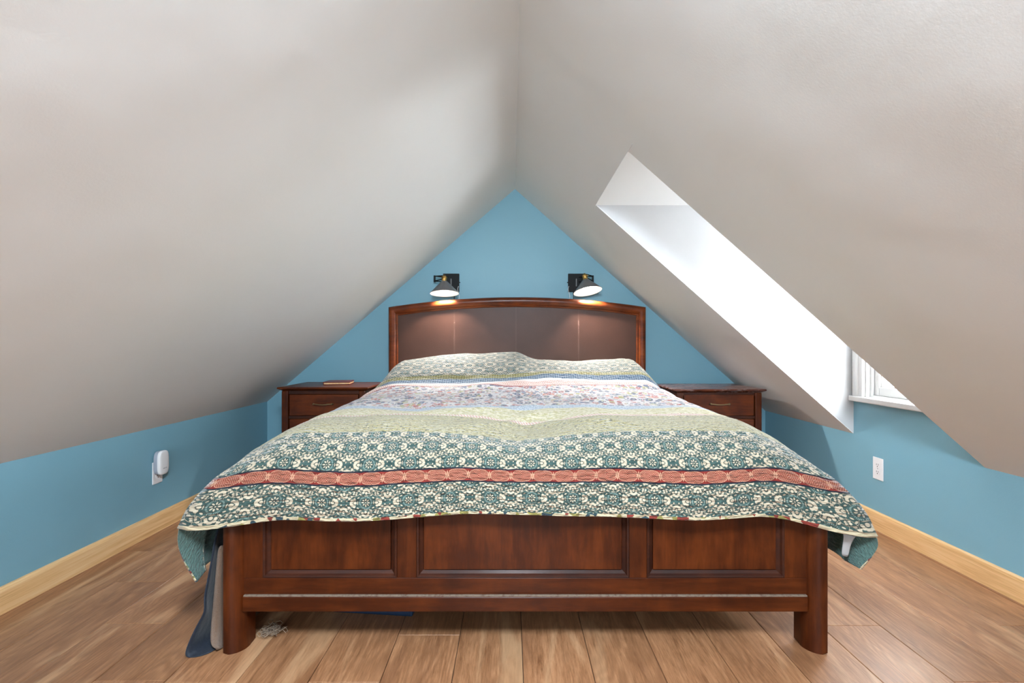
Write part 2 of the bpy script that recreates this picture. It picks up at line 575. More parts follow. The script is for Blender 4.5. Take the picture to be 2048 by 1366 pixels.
# ------------------------------------------------------------------ mesh helpers
def link(name, me, mat, parent=None, smooth=False):
    o = bpy.data.objects.new(name, me)
    for m_ in (mat if isinstance(mat, (list, tuple)) else [mat]):
        me.materials.append(m_)
    if smooth:
        for p in me.polygons: p.use_smooth = True
    COL.objects.link(o)
    if parent is not None:
        o.parent = parent
        o.matrix_parent_inverse = parent_inv(parent)
    return o


def world_mat(o):
    m_ = o.matrix_basis.copy()
    if o.parent is not None:
        m_ = world_mat(o.parent) @ o.matrix_parent_inverse @ m_
    return m_


def parent_inv(p):
    return world_mat(p).inverted()


def from_bm(name, bm, mat, parent=None, smooth=False):
    bmesh.ops.recalc_face_normals(bm, faces=bm.faces[:])
    me = bpy.data.meshes.new(name)
    bm.to_mesh(me); bm.free()
    return link(name, me, mat, parent, smooth)


def empty(name, loc, label, cat, group=None, kind=None):
    o = bpy.data.objects.new(name, None)
    o.empty_display_size = 0.1
    o.location = loc
    COL.objects.link(o)
    return tag(o, label, cat, group, kind)


def tag(o, label=None, cat=None, group=None, kind=None):
    if label: o['label'] = label
    if cat: o['category'] = cat
    if group: o['group'] = group
    if kind: o['kind'] = kind
    return o


def add_box(bm, x0, x1, y0, y1, z0, z1, bev=0.0, seg=2):
    r = bmesh.ops.create_cube(bm, size=1.0)
    vs = r['verts']
    for v in vs:
        v.co = Vector(((x0 + x1) / 2 + v.co.x * (x1 - x0), (y0 + y1) / 2 + v.co.y * (y1 - y0), (z0 + z1) / 2 + v.co.z * (z1 - z0)))
    if bev > 0:
        es = list({e for v in vs for e in v.link_edges})
        bmesh.ops.bevel(bm, geom=es, offset=bev, segments=seg, affect='EDGES', profile=0.5, clamp_overlap=True)


def box(name, x0, x1, y0, y1, z0, z1, mat, parent=None, bev=0.003, seg=2, smooth=False):
    bm = bmesh.new()
    add_box(bm, x0, x1, y0, y1, z0, z1, bev, seg)
    return from_bm(name, bm, mat, parent, smooth)


def add_prism(bm, poly, a0, a1, axis='y'):
    """poly of 2D points in the plane normal to axis, extruded from a0 to a1"""
    def p3(p, a):
        if axis == 'y': return (p[0], a, p[1])
        if axis == 'x': return (a, p[0], p[1])
        return (p[0], p[1], a)
    A = [bm.verts.new(p3(p, a0)) for p in poly]
    B = [bm.verts.new(p3(p, a1)) for p in poly]
    bm.faces.new(A); bm.faces.new(B[::-1])
    n = len(poly)
    for i in range(n):
        bm.faces.new((A[i], B[i], B[(i + 1) % n], A[(i + 1) % n]))


def prism(name, poly, a0, a1, axis, mat, parent=None, smooth=False):
    bm = bmesh.new()
    add_prism(bm, poly, a0, a1, axis)
    return from_bm(name, bm, mat, parent, smooth)


def add_tube(bm, pts, rad, seg=10, cap=True):
    pts = [Vector(p) for p in pts]
    rings = []
    n = len(pts)
    up = None
    for i, p in enumerate(pts):
        d = (pts[min(i + 1, n - 1)] - pts[max(i - 1, 0)]).normalized()
        if up is None:
            up = d.orthogonal().normalized()
        up = (up - d * up.dot(d)).normalized()
        s_ = d.cross(up)
        rr = rad[i] if isinstance(rad, (list, tuple)) else rad
        rings.append([bm.verts.new(p + (up * math.cos(2 * PI * k / seg) + s_ * math.sin(2 * PI * k / seg)) * rr) for k in range(seg)])
    for a, b in zip(rings, rings[1:]):
        for k in range(seg):
            bm.faces.new((a[k], a[(k + 1) % seg], b[(k + 1) % seg], b[k]))
    if cap:
        bm.faces.new(rings[0][::-1]); bm.faces.new(rings[-1])


def tube(name, pts, rad, mat, parent=None, seg=10):
    bm = bmesh.new()
    add_tube(bm, pts, rad, seg)
    return from_bm(name, bm, mat, parent, True)


def lathe(name, prof, origin, axis, mat, parent=None, seg=40, closed=False):
    """prof: (distance along axis, radius) pairs"""
    ax = Vector(axis).normalized()
    up = ax.orthogonal().normalized(); s_ = ax.cross(up)
    bm = bmesh.new()
    rings = []
    for t, r in prof:
        c = Vector(origin) + ax * t
        rings.append([bm.verts.new(c + (up * math.cos(2 * PI * k / seg) + s_ * math.sin(2 * PI * k / seg)) * max(r, 1e-4)) for k in range(seg)])
    rr = list(zip(rings, rings[1:]))
    if closed: rr.append((rings[-1], rings[0]))
    for a, b in rr:
        for k in range(seg):
            bm.faces.new((a[k], a[(k + 1) % seg], b[(k + 1) % seg], b[k]))
    if not closed:
        bm.faces.new(rings[0][::-1]); bm.faces.new(rings[-1])
    return from_bm(name, bm, mat, parent, True)


def sm(t): t = max(0.0, min(1.0, t)); return t * t * (3 - 2 * t)


def crom(pts, n):
    """Catmull-Rom through tuples, n samples per span"""
    out = []
    P = [Vector(p) for p in pts]
    for i in range(len(P) - 1):
        p0 = P[max(i - 1, 0)]; p1 = P[i]; p2 = P[i + 1]; p3 = P[min(i + 2, len(P) - 1)]
        for k in range(n):
            t = k / n
            out.append(0.5 * ((2 * p1) + (p2 - p0) * t + (2 * p0 - 5 * p1 + 4 * p2 - p3) * t * t + (3 * p1 - p0 - 3 * p2 + p3) * t ** 3))
    out.append(P[-1])
    return out


# ================================================================== THE ROOM
TH = 0.14
# floor slab with planks laid on it
floor = box('floor', LX - 0.1, WX + 0.1, YR - 0.1, YB + 0.1, -0.08, -0.008, MAT['joint'], None, 0)
tag(floor, kind='structure')
PW = 0.2195
random.seed(5)
pbm = bmesh.new()
add_box(pbm, 0.0010, PW - 0.0010, 0.0010, 1.28, -0.008, 0.0, 0.0)
bmesh.ops.bevel(pbm, geom=[e for e in pbm.edges if all(v.co.z > -0.001 for v in e.verts)], offset=0.0012, segments=1, affect='EDGES')
plank_me = bpy.data.meshes.new('plank')
pbm.to_mesh(plank_me); pbm.free()
plank_me.materials.append(MAT['oak'])
joints = {-9: 2.49, -8: 2.167, -7: 1.845, -6: 1.53, -5: 2.80, -3: 1.522, -2: 3.05, -4: 2.2, -1: 2.45, 0: 0.95, 1: 2.0, 2: 2.7, 3: 0.9, 4: 2.4,
          5: 1.83, 6: 1.525, 7: 2.62, 8: 1.83, 9: 2.3}
for k in range(-10, 10):
    x0 = 0.038 + k * PW
    xa, xb = max(x0, LX + 0.002), min(x0 + PW, WX - 0.002)
    if xb - xa < 0.01: continue
    jy = joints.get(k, random.uniform(0.8, 2.0))
    y = jy
    while y > YR: y -= 1.28
    while y < YB - 0.02:
        ya, yb = max(y, YR + 0.002), min(y + 1.28, YB - 0.002)
        if yb - ya > 0.02:
            full = (xb - xa > PW - 0.001) and (yb - ya > 1.27)
            me = plank_me
            if not full:
                b2 = bmesh.new()
                add_box(b2, xa - x0 + 0.0010, xb - x0 - 0.0010, ya - y + 0.0010, yb - y - 0.0010, -0.008, 0.0, 0.0)
                me = bpy.data.meshes.new('plank'); b2.to_mesh(me); b2.free(); me.materials.append(MAT['oak'])
            o = bpy.data.objects.new('plank', me)
            o.location = (x0, y, 0)
            o.parent = floor
            COL.objects.link(o)
        y += 1.28


def slab_poly(xa, xb, f):
    """cross-section of a sloping slab between two x, thickened upwards"""
    return [(xa, f(xa)), (xb, f(xb)), (xb, f(xb) + TH * 1.3), (xa, f(xa) + TH * 1.3)]


fl_ = lambda x: RZ - SLL * (RX - x)
fr_ = lambda x: RZ - SLR * (x - RX)


def ceiling_obj(name, polys):
    bm = bmesh.new()
    for poly, a0, a1 in polys:
        add_prism(bm, poly, a0, a1, 'y')
    return tag(from_bm(name, bm, MAT['ceiling']), kind='structure')


ceiling_obj('ceiling_left', [(slab_poly(LX, RX, fl_), YR, YB)])
ceiling_obj('ceiling_right', [(slab_poly(RX, WX, fr_), YR, DY0), (slab_poly(RX, WX, fr_), DY1, YB), (slab_poly(RX, DX, fr_), DY0, DY1)])
# walls
tag(prism('wall_back', [(LX - 0.1, -0.05), (WX + 0.1, -0.05), (WX + 0.1, fr_(WX + 0.1)), (RX, RZ), (LX - 0.1, fl_(LX - 0.1))], YB, YB + 0.12, 'y', MAT['blue']), kind='structure')
tag(prism('wall_rear', [(LX - 0.1, -0.05), (WX + 0.1, -0.05), (WX + 0.1, fr_(WX + 0.1)), (RX, RZ), (LX - 0.1, fl_(LX - 0.1))], YR - 0.12, YR, 'y', MAT['blue']), kind='structure')
tag(box('wall_left', LX - 0.12, LX, YR, YB, -0.05, LZ, MAT['blue'], None, 0), kind='structure')
# right knee wall rises into the dormer front, with a window opening
WY0, WY1, WZ0, WZ1 = 2.24, 2.882, 0.73, 1.70
bm = bmesh.new()
add_box(bm, WX, WX + 0.12, YR, YB, -0.05, WZ)
add_box(bm, WX, WX + 0.12, DY0 - 0.1, WY0, WZ, DZ + 0.1)
add_box(bm, WX, WX + 0.12, WY1, DY1 + 0.1, WZ, DZ + 0.1)
add_box(bm, WX, WX + 0.12, WY0, WY1, WZ, WZ0 - 0.03)
add_box(bm, WX, WX + 0.12, WY0, WY1, WZ1, DZ + 0.1)
tag(from_bm('wall_right', bm, MAT['blue']), kind='structure')
tri = [(DX + 0.002, DZ + 0.006), (WX, DZ + 0.006), (WX, WZ + 0.006)]
tri2 = [(DX, DZ), (WX, DZ), (WX, WZ + 0.0)]
tag(prism('wall_dormer_far', tri, DY1 - 0.002, DY1 + 0.08, 'y', MAT['cheek']), kind='structure')
tag(prism('wall_dormer_near', tri, DY0 - 0.08, DY0 + 0.002, 'y', MAT['trimwhite']), kind='structure')
tag(box('ceiling_dormer', DX - 0.004, WX + 0.12, DY0 - 0.08, DY1 + 0.08, DZ, DZ + 0.1, MAT['trimwhite'], None, 0), kind='structure')


# baseboards with a rounded top edge
def baseboard(name, x_wall, sign):
    t, h = 0.016, 0.102
    prof = [(0, 0), (t, 0), (t, h - 0.016), (t - 0.003, h - 0.006), (t - 0.008, h - 0.001), (0, h)]
    return tag(prism(name, [(x_wall + sign * a, z) for a, z in prof], YR + 0.02, YB - 0.001, 'y', MAT['pine']), kind='structure')


baseboard('baseboard_left', LX, 1)
baseboard('baseboard_right', WX, -1)
g_ = MAT['pine']
tag(box('baseboard_back', LX + 0.017, WX - 0.017, YB - 0.016, YB, 0, 0.1, g_, None, 0.003), kind='structure')

# window in the dormer
win = bpy.data.objects.new('window_1', None)
win.location = (WX, (WY0 + WY1) / 2, WZ0)
COL.objects.link(win)
tag(win, kind='structure')
tw = MAT['trimwhite']
# casing boards on the room side
for (a, b) in ((WY1 - 0.005, DY1 - 0.012), (DY0 + 0.012, WY0 + 0.005)):
    bm = bmesh.new()
    add_box(bm, WX - 0.018, WX, a, b, WZ0, WZ1 + 0.06, 0.004)
    add_box(bm, WX - 0.026, WX - 0.0, (a + b) / 2 - 0.012, (a + b) / 2 + 0.012, WZ0, WZ1 + 0.06, 0.004)
    from_bm('casing', bm, tw, win)
box('casing', WX - 0.018, WX, WY0 - 0.06, WY1 + 0.06, WZ1 - 0.005, WZ1 + 0.07, tw, win, 0.004)
box('window_sill', WX - 0.035, WX + 0.055, DY0 + 0.004, DY1 - 0.004, WZ0 - 0.030, WZ0, tw, win, 0.005)
bm = bmesh.new()   # jamb lining
add_box(bm, WX, WX + 0.12, WY0, WY0 + 0.014, WZ0, WZ1)
add_box(bm, WX, WX + 0.12, WY1 - 0.014, WY1, WZ0, WZ1)
add_box(bm, WX, WX + 0.12, WY0, WY1, WZ1 - 0.014, WZ1)
add_box(bm, WX + 0.02, WX + 0.14, WY0, WY1, WZ0 - 0.03, WZ0 + 0.012)
from_bm('window_frame', bm, tw, win)
bm = bmesh.new()   # inner stop
add_box(bm, WX + 0.02, WX + 0.034, WY0 + 0.014, WY0 + 0.030, WZ0 + 0.012, WZ1 - 0.014, 0.002)
add_box(bm, WX + 0.02, WX + 0.034, WY1 - 0.030, WY1 - 0.014, WZ0 + 0.012, WZ1 - 0.014, 0.002)
from_bm('window_stop', bm, tw, win)


def sash(xa, z0, z1):
    ya, yb = WY0 + 0.016, WY1 - 0.016
    w = 0.048
    bm = bmesh.new()
    for (a, b, c, d) in ((ya, ya + w, z0, z1), (yb - w, yb, z0, z1), (ya + w, yb - w, z0, z0 + w), (ya + w, yb - w, z1 - 0.035, z1)):
        add_box(bm, xa, xa + 0.032, a, b, c, d, 0.003)
    for (a, b, c, d) in ((ya + w, ya + w + 0.008, z0 + w, z1 - .035), (yb - w - 0.008, yb - w, z0 + w, z1 - .035), (ya + w, yb - w, z0 + w, z0 + w + 0.008)):
        add_box(bm, xa + 0.010, xa + 0.022, a, b, c, d, 0.002)
    s_ = from_bm('sash', bm, tw, win)
    box('pane', xa + 0.014, xa + 0.018, ya + w, yb - w, z0 + w, z1 - 0.035, MAT['glass'], s_, 0)
    return s_


sash(WX + 0.036, WZ0 + 0.013, 1.22)
sash(WX + 0.072, 1.19, WZ1 - 0.015)
# cracked caulk line between casing and cheek
bm = bmesh.new()
random.seed(3)
z = WZ0 + 0.03
while z < 0.93:
    l = random.uniform(0.008, 0.035)
    add_box(bm, WX - 0.012, WX - 0.002, DY1 - 0.010 - random.uniform(0, .002), DY1 - 0.005, z, z + l, 0)
    z += l + random.uniform(0.001, 0.02)
from_bm('caulk_crack', bm, MAT['caulk'], win)

# ================================================================== BED
bed = empty('bed', (0.045, 2.75, 0), 'king size cherry wood bed with arched leather headboard and panelled footboard, between the nightstands', 'bed')
BX0, BX1 = -0.952, 1.048
HY = 3.85

# headboard: arched rounded frame
def arch(x, zc, za):   # arc through corners zc and apex za
    c = (BX0 + BX1) / 2
    t = (x - c) / ((BX1 - BX0) / 2)
    return zc + (za - zc) * (1 - t * t)


NA = 48
FW = 0.075
outer = [(BX0, 0.30)] + [(BX0 + (BX1 - BX0) * i / NA, arch(BX0 + (BX1 - BX0) * i / NA, 1.325, 1.402)) for i in range(NA + 1)] + [(BX1, 0.30)]
inner = [(BX0 + FW, 0.30)] + [(BX0 + FW + (BX1 - BX0 - 2 * FW) * i / NA, arch(BX0 + FW + (BX1 - BX0 - 2 * FW) * i / NA, 1.325, 1.402) - 0.078) for i in range(NA + 1)] + [(BX1 - FW, 0.30)]
# profile across the frame: (fraction from outer to inner, depth offset from front)
prof = [(0.0, 0.09), (0.0, 0.030), (0.03, 0.018), (0.12, 0.008), (0.26, 0.001), (0.42, 0.0), (0.58, 0.003), (0.72, 0.010), (0.80, 0.017), (0.84, 0.014), (0.92, 0.016), (0.98, 0.022), (1.0, 0.034), (1.0, 0.09)]
bm = bmesh.new()
rows = []
for (a, b) in zip(outer, inner):
    rows.append([bm.verts.new((a[0] + (b[0] - a[0]) * f, HY + d, a[1] + (b[1] - a[1]) * f)) for f, d in prof])
for r0, r1 in zip(rows, rows[1:]):
    for k in range(len(prof)):
        k2 = (k + 1) % len(prof)
        bm.faces.new((r0[k], r0[k2], r1[k2], r1[k]))
bm.faces.new(rows[0]); bm.faces.new(rows[-1][::-1])
head = from_bm('headboard', bm, MAT['cherry_frame'], bed, True)
for p in head.data.polygons:
    p.use_smooth = True
md = head.modifiers.new('e', 'EDGE_SPLIT'); md.split_angle = math.radians(38)
# leather panels (four) with stitched seams
xs = [BX0 + FW - 0.004, -0.415, 0.035, 0.523, BX1 - FW + 0.004]
xs[1] = (908.5 - 1022) / F * 3.875; xs[2] = (1032 - 1022) / F * 3.875; xs[3] = (1157.5 - 1022) / F * 3.875
for a, b in zip(xs, xs[1:]):
    n = 10
    bm = bmesh.new()
    bot = 0.45
    grid = []
    for i in range(n + 1):
        x = a + (b - a) * i / n
        top = arch(x, 1.325, 1.402) - 0.076
        e = min(i, n - i) / n
        d = 0.028 + 0.0 * (1 - sm(e * 9))
        grid.append([bm.verts.new((x, HY + d, bot + (top - bot) * j / 8)) for j in range(9)] + [bm.verts.new((x, HY + 0.07, top)), bm.verts.new((x, HY + 0.07, bot))])
    m2 = len(grid[0])
    for r0, r1 in zip(grid, grid[1:]):
        for k in range(m2):
            bm.faces.new((r0[k], r0[(k + 1) % m2], r1[(k + 1) % m2], r1[k]))
    bm.faces.new(grid[0]); bm.faces.new(grid[-1][::-1])
    from_bm('leather_panel', bm, MAT['leather'], head)
for x in xs[1:4]:
    bm = bmesh.new()
    top = arch(x, 1.325, 1.402) - 0.08
    add_tube(bm, [(x - 0.0028, HY + 0.0290, 0.5), (x - 0.0028, HY + 0.0290, top)], 0.0011, 6)
    add_tube(bm, [(x + 0.0028, HY + 0.0290, 0.5), (x + 0.0028, HY + 0.0290, top)], 0.0011, 6)
    from_bm('stitching', bm, MAT['seam'], head, True)
for x0, x1 in ((BX0, BX0 + FW), (BX1 - FW, BX1)):
    box('leg', x0, x1, HY + 0.005, HY + 0.09, 0.0, 0.30, MAT['cherry_z'], bed, 0.004)
box('headboard_rail', BX0 + FW, BX1 - FW, HY + 0.02, HY + 0.07, 0.22, 0.46, MAT['cherry_dark'], bed, 0.003)

# footboard
FY = 1.685     # face of the framing
foot = box('footboard', BX0 + 0.05, BX1 - 0.05, FY + 0.024, FY + 0.046, 0.19, 0.62, MAT['cherry_dark'], bed, 0)
panels = [(-0.839, -0.385), (-0.320, 0.400), (0.459, 0.924)]
PZ0, PZ1 = 0.243, 0.60
# stiles
for a, b in ((BX0 + 0.045, panels[0][0]), (panels[0][1], panels[1][0]), (panels[1][1], panels[2][0]), (panels[2][1], BX1 - 0.045)):
    box('stile', a, b, FY, FY + 0.026, PZ0 - 0.0, PZ1, MAT['cherry_z'], foot, 0.0015)
box('rail', BX0 + 0.045, BX1 - 0.045, FY, FY + 0.026, 0.186, PZ0, MAT['cherry_x'], foot, 0.0015)
box('rail', BX0 + 0.045, BX1 - 0.045, FY - 0.003, FY + 0.050, PZ1, 0.628, MAT['cherry_x'], foot, 0.006)
for a, b in panels:
    bm = bmesh.new()
    # moulding: sloped frame from the stile face down to the field, then field raised a little
    rings = []
    for off, d in ((0.0, -0.0005), (0.003, -0.003), (0.008, -0.002), (0.012, 0.006), (0.022, 0.014), (0.024, 0.017), (0.0245, 0.010)):
        rings.append([bm.verts.new(p) for p in ((a + off, FY + d, PZ0 + off), (b - off, FY + d, PZ0 + off), (b - off, FY + d, PZ1 - off), (a + off, FY + d, PZ1 - off))])
    for r0, r1 in zip(rings, rings[1:]):
        for k in range(4):
            bm.faces.new((r0[k], r0[(k + 1) % 4], r1[(k + 1) % 4], r1[k]))
    from_bm('moulding', bm, MAT['cherry_dark'], foot)
    box('panel', a + 0.024, b - 0.024, FY + 0.009, FY + 0.024, PZ0 + 0.024, PZ1 - 0.01, MAT['cherry_panel'], foot, 0.0012)
# bottom rail with dusty ledge
box('bottom_rail', BX0 + 0.05, BX1 - 0.05, FY - 0.012, FY + 0.035, 0.134, 0.184, MAT['cherry_x'], foot, 0.003)
box('dusty_ledge', BX0 + 0.052, BX1 - 0.052, FY - 0.011, FY, 0.1835, 0.1885, MAT['dust'], foot, 0.0015)['label'] = 'ledge covered in pale dust'


# foot posts, rounded towards the room and to the inside
def foot_post(side):
    xo = BX0 - 0.010 if side < 0 else BX1 + 0.010
    w, dep = 0.066, 0.092
    y0 = 1.657
    pts = []
    # outline starting at outer front corner, going round
    n = 14
    s_ = -side
    pts.append((xo, y0 + dep))
    pts.append((xo, y0 + 0.012))
    pts.append((xo + s_ * 0.003, y0 + 0.004))
    for i in range(n + 1):
        a = i / n * PI / 2
        pts.append((xo + s_ * (0.014 + (w - 0.014) * math.sin(a)), y0 + 0.056 * (1 - math.cos(a))))
    pts.append((xo + s_ * w, y0 + dep))
    bm = bmesh.new()
    add_prism(bm, pts, 0.0, 0.560, 'z')
    bmesh.ops.bevel(bm, geom=[e for e in bm.edges if all(v.co.z < 0.001 for v in e.verts) or all(v.co.z > 0.559 for v in e.verts)], offset=0.004, segments=2, affect='EDGES')
    o = from_bm('leg', bm, MAT['cherry_z'], bed, True)
    m_ = o.modifiers.new('e', 'EDGE_SPLIT'); m_.split_angle = math.radians(35)
    return o


foot_post(-1)
foot_post(1)
for x0, x1 in ((BX0 + 0.012, BX0 + 0.040), (BX1 - 0.040, BX1 - 0.012)):
    box('side_rail', x0, x1, 1.75, HY + 0.01, 0.17, 0.36, MAT['cherry_x'], bed, 0.003)
for i in range(9):
    y = 1.9 + i * 0.235
    box('slat', BX0 + 0.041, BX1 - 0.041, y, y + 0.08, 0.325, 0.345, MAT['pine'], bed, 0)

box('under_bed_light_block', BX0 + 0.06, BX1 - 0.06, 1.745, 3.80, 0.150, 0.320, MAT['slot'], bed, 0.01)  # unseen dark block, added to keep light from under the bed
mat_ = box('mattress', -0.885, 0.975, 1.775, 3.80, 0.346, 0.630, MAT['mattress'], None, 0.05, 4, True)
tag(mat_, 'thick white mattress lying on the bed under the patterned quilt', 'mattress')

# ================================================================== QUILT
cprof = [(3.815, 0.80), (3.80, 0.86), (3.72, 0.900), (3.58, 0.914), (3.41, 0.916), (3.26, 0.893), (3.16, 0.848), (3.08, 0.797), (2.97, 0.769), (2.80, 0.757),
         (2.50, 0.748), (2.20, 0.742), (2.00, 0.737), (1.86, 0.730), (1.77, 0.716), (1.71, 0.690), (1.668, 0.652), (1.645, 0.600), (1.636, 0.540), (1.632, 0.468)]
cp = crom([(a, b, 0) for a, b in cprof], 14)
NF = 14 * 5        # last five spans hang over the footboard
arc = [0.0]
for a, b in zip(cp, cp[1:]):
    arc.append(arc[-1] + (b - a).length)
tot = arc[-1]
fabv = [tot - a for a in arc]     # metres from the front hem


def v_at(Y):
    best = min(range(len(cp)), key=lambda i: abs(cp[i].x - Y) + (0 if i < len(cp) - 30 else 9))
    return fabv[best]


Z = dict(band0=0.108, band1=0.154, green0=v_at(1.76), pale0=v_at(1.99), lace0=v_at(2.21), pais0=v_at(2.30), pink0=v_at(2.97), pink1=v_at(2.97) + 0.085)
MQ, ML = quilt_mats(Z)
XC, HWD = 0.045, 0.968


def gauss(x, s): return math.exp(-(x / s) ** 2)


def top_dz(X, Y, hang):
    """undulation of the top surface"""
    d = 0.0
    pil = gauss(Y - 3.50, 0.33) * (1 - sm((abs(X - 0.045) - 0.76) / 0.17))
    d += pil * (0.050 * sm((X + 0.85) / 0.75) * (1 - sm((X - 0.02) / 0.17)) - 0.006 * (1 - sm((X + 0.75) / .2)))
    d += pil * 0.004 * math.sin(X * 9)
    # valley near the foot between the sleepers
    d -= 0.040 * gauss(X - (0.06 + 0.12 * (Y - 1.85)), 0.17) * gauss(Y - 1.93, 0.22)
    d -= 0.016 * gauss(X + 0.40 + 0.5 * (Y - 2.2), 0.10) * gauss(Y - 2.25, 0.22)
    d += 0.014 * gauss(X - 0.42, 0.22) * gauss(Y - 1.98, 0.25)
    d += 0.010 * gauss(X + 0.35, 0.25) * gauss(Y - 1.80, 0.2)
    # fold across at the bottom of the pillows
    yf = 2.99 + 0.05 * math.sin(X * 5 + 0.6) + 0.05 * sm((X - 0.0) / 0.2)
    d += 0.014 * gauss(Y - yf, 0.035) * (0.5 + 0.5 * math.sin(X * 7 + 1.2))
    nz = mnoise.noise(Vector((X * 3.2, Y * 3.2, 1.7))) * 0.013 + mnoise.noise(Vector((X * 6, Y * 11, 5.1))) * 0.0065 + mnoise.noise(Vector((X * 17, Y * 24, 2.1))) * 0.0018
    for cx, cy, an, wd, am in ((-0.15, 2.15, 0.5, 0.030, 0.011), (0.02, 2.02, 0.9, 0.028, 0.010), (0.25, 1.92, -0.5, 0.030, 0.010), (0.42, 2.45, -0.25, 0.03, 0.008), (0.12, 2.78, 0.35, 0.03, 0.009), (0.62, 2.55, -0.4, 0.03, 0.007)):
        lx = (X - cx) * math.cos(an) + (Y - cy) * math.sin(an)
        ly = -(X - cx) * math.sin(an) + (Y - cy) * math.cos(an)
        d += am * gauss(ly - 0.25 * lx * lx, wd) * gauss(lx, 0.24)
    d += nz * (1.0 if hang < 0.01 else 1 - hang * 0.6)
    return d


DROP = 0.082


def vshift(X, Y):
    # the quilt lies a little crooked over the pillows
    return 0.050 * sm((X + 0.05) / 0.35) * sm((Y - 2.6) / 0.3) - 0.012 * sm((-0.3 - X) / 0.4) * sm((Y - 2.6) / 0.3)


def row_z(zc, Y, edge, w):
    # the pillows end before the edge of the bed
    return zc - max(0.0, zc - 0.765) * sm((edge - 0.80) / 0.19)


def ease(v, edge):
    # the corners are eased outwards, so the bands run on level to the edge
    return 0.034 * max(0.0, (edge - 0.70) / 0.30) ** 1.6 * math.sin(PI * max(0.0, min(1.0, v / 0.31)))


NU = 110            # columns across the top
NS = 44             # columns on each side flap
nrow = len(cp)
verts, uvs = [], []
cols = []           # column params: (kind, s or t)
for i in range(NS, 0, -1): cols.append((-1, i / NS))
for i in range(NU + 1): cols.append((0, -1 + 2 * i / NU))
for i in range(1, NS + 1): cols.append((1, i / NS))
side_len = 0.47
# parameters of the foot corners, per side: hem fold X, z ; corner bottom X, z, Y
CORN = {-1: dict(fx=-1.088, fz=0.418, cx=-1.052, cz=0.236, cy=1.672, zb=0.26), 1: dict(fx=1.196, fz=0.392, cx=1.150, cz=0.292, cy=1.645, zb=0.285)}
i_edge = nrow - NF - 1
for r in range(nrow):
    Y, zc = cp[r].x, cp[r].y
    w = max(0.0, (r - i_edge) / NF)               # 0 on top .. 1 at the front hem
    hw = w * w * (3 - 2 * w) * 0.3 + w * 0.7
    narrow = 0.012 * sm((Y - 2.9) / 0.6)
    for kind, q in cols:
        if kind == 0:
            X = XC + q * (HWD - narrow)
            sgn = -1 if q < 0 else 1
            C = CORN[sgn]
            edge = abs(q)
            # round the shoulder
            sh = max(0.0, (edge - 0.76) / 0.24) ** 2.2
            xe = XC + sgn * (HWD - narrow)
            flare = (C['fx'] - xe) * (hw ** 1.1)
            X += flare * (edge ** 6)
            z = row_z(zc, Y, edge, w) + top_dz(XC + q * HWD, Y, w) - DROP * sh * (1 - w)
            if w > 0:
                # hem droops towards the corners, gentle waves
                zz = C['fz'] - 0.468
                z += zz * w * sm((edge - 0.72) / 0.28) ** 1.3
                z += w * (0.010 * math.sin(X * 5.5 + 2.0) + 0.012 * gauss(X - 0.02, 0.18) - 0.008 * gauss(X + 0.32, 0.2))
            y = Y - w * 0.010 * math.sin(X * 11 + 1) * (1 - edge ** 8)
            verts.append((X, y, z)); uvs.append((X if w == 0 else XC + q * HWD, fabv[r] - vshift(XC + q * HWD, Y) - ease(fabv[r], edge)))
        else:
            C = CORN[kind]
            t = q
            xe = XC + kind * (HWD - narrow)
            # plain side flap at this row
            rt = min(t / 0.16, 1.0)
            zt0 = row_z(zc, Y, 1.0, w) + top_dz(XC + kind * HWD, Y, w) - DROP * (1 - w)
            zbot = C['zb'] + 0.02 * math.sin(Y * 4.1 + kind) + 0.06 * sm((Y - 3.0) / .6)
            fl = 0.105 * (1 - sm((Y - 1.9) / 1.0)) * sm((t - 0.05) / 0.55)
            wavy = 0.014 * math.sin(Y * 9 + kind * 1.3) * sm((t - 0.15) / 0.6) * (1 - 0.75 * sm((Y - 3.0) / 0.4))
            Xs = xe + kind * (0.030 * math.sin(rt * PI / 2) + fl + wavy)
            Zs = zt0 - 0.055 * (1 - math.cos(rt * PI / 2)) - max(0, t - 0.0) * (zt0 - 0.055 - zbot) * sm(rt)
            if w <= 0:
                verts.append((Xs, Y, Zs)); uvs.append((xe + kind * t * side_len, fabv[r] - vshift(xe, Y) - ease(fabv[r], 1.0) * (1 - sm(t / 0.5))))
            else:
                # corner: blend from fold line (t=0) to the hanging corner (t=1)
                flare = (C['fx'] - xe) * (hw ** 1.1)
                fxx = xe + flare
                fz = zc + top_dz(XC + kind * HWD, Y, w) - DROP * (1 - w) + (C['fz'] - 0.468) * w + w * 0.010 * math.sin(fxx * 5.5 + 2.0)
                # bottom line (t = 1) of the side flap, running forward to the corner
                y_b0 = 1.95
                X_b = (xe + kind * (0.030 + 0.105)) * (1 - w) + C['cx'] * w
                Y_b = (cp[i_edge].x) * (1 - w) + C['cy'] * w
                Z_b = C['zb'] * (1 - w) + C['cz'] * w
                tt = t
                rx = kind * 0.030 * math.sin(PI * min(1, tt * 1.0)) * (1 - 0.3 * w)
                X = fxx + (X_b - fxx) * sm(tt) + rx
                yy = Y + (Y_b - Y) * tt + 0.035 * math.sin(PI * tt) * (1 - w)
                Zz = fz + (Z_b - fz) * tt
                if w == 0: pass
                # blend with the plain flap near the top edge so the shoulder stays continuous
                k = sm(w / 0.45)
                plainX, plainY, plainZ = Xs, Y, Zs
                X = plainX * (1 - k) + X * k
                yy = plainY * (1 - k) + yy * k
                Zz = plainZ * (1 - k) + Zz * k
                verts.append((X, yy, Zz)); uvs.append((xe + kind * t * side_len, fabv[r] - vshift(xe, Y) - ease(fabv[r], 1.0) * (1 - sm(t / 0.5))))
nc = len(cols)
faces = []
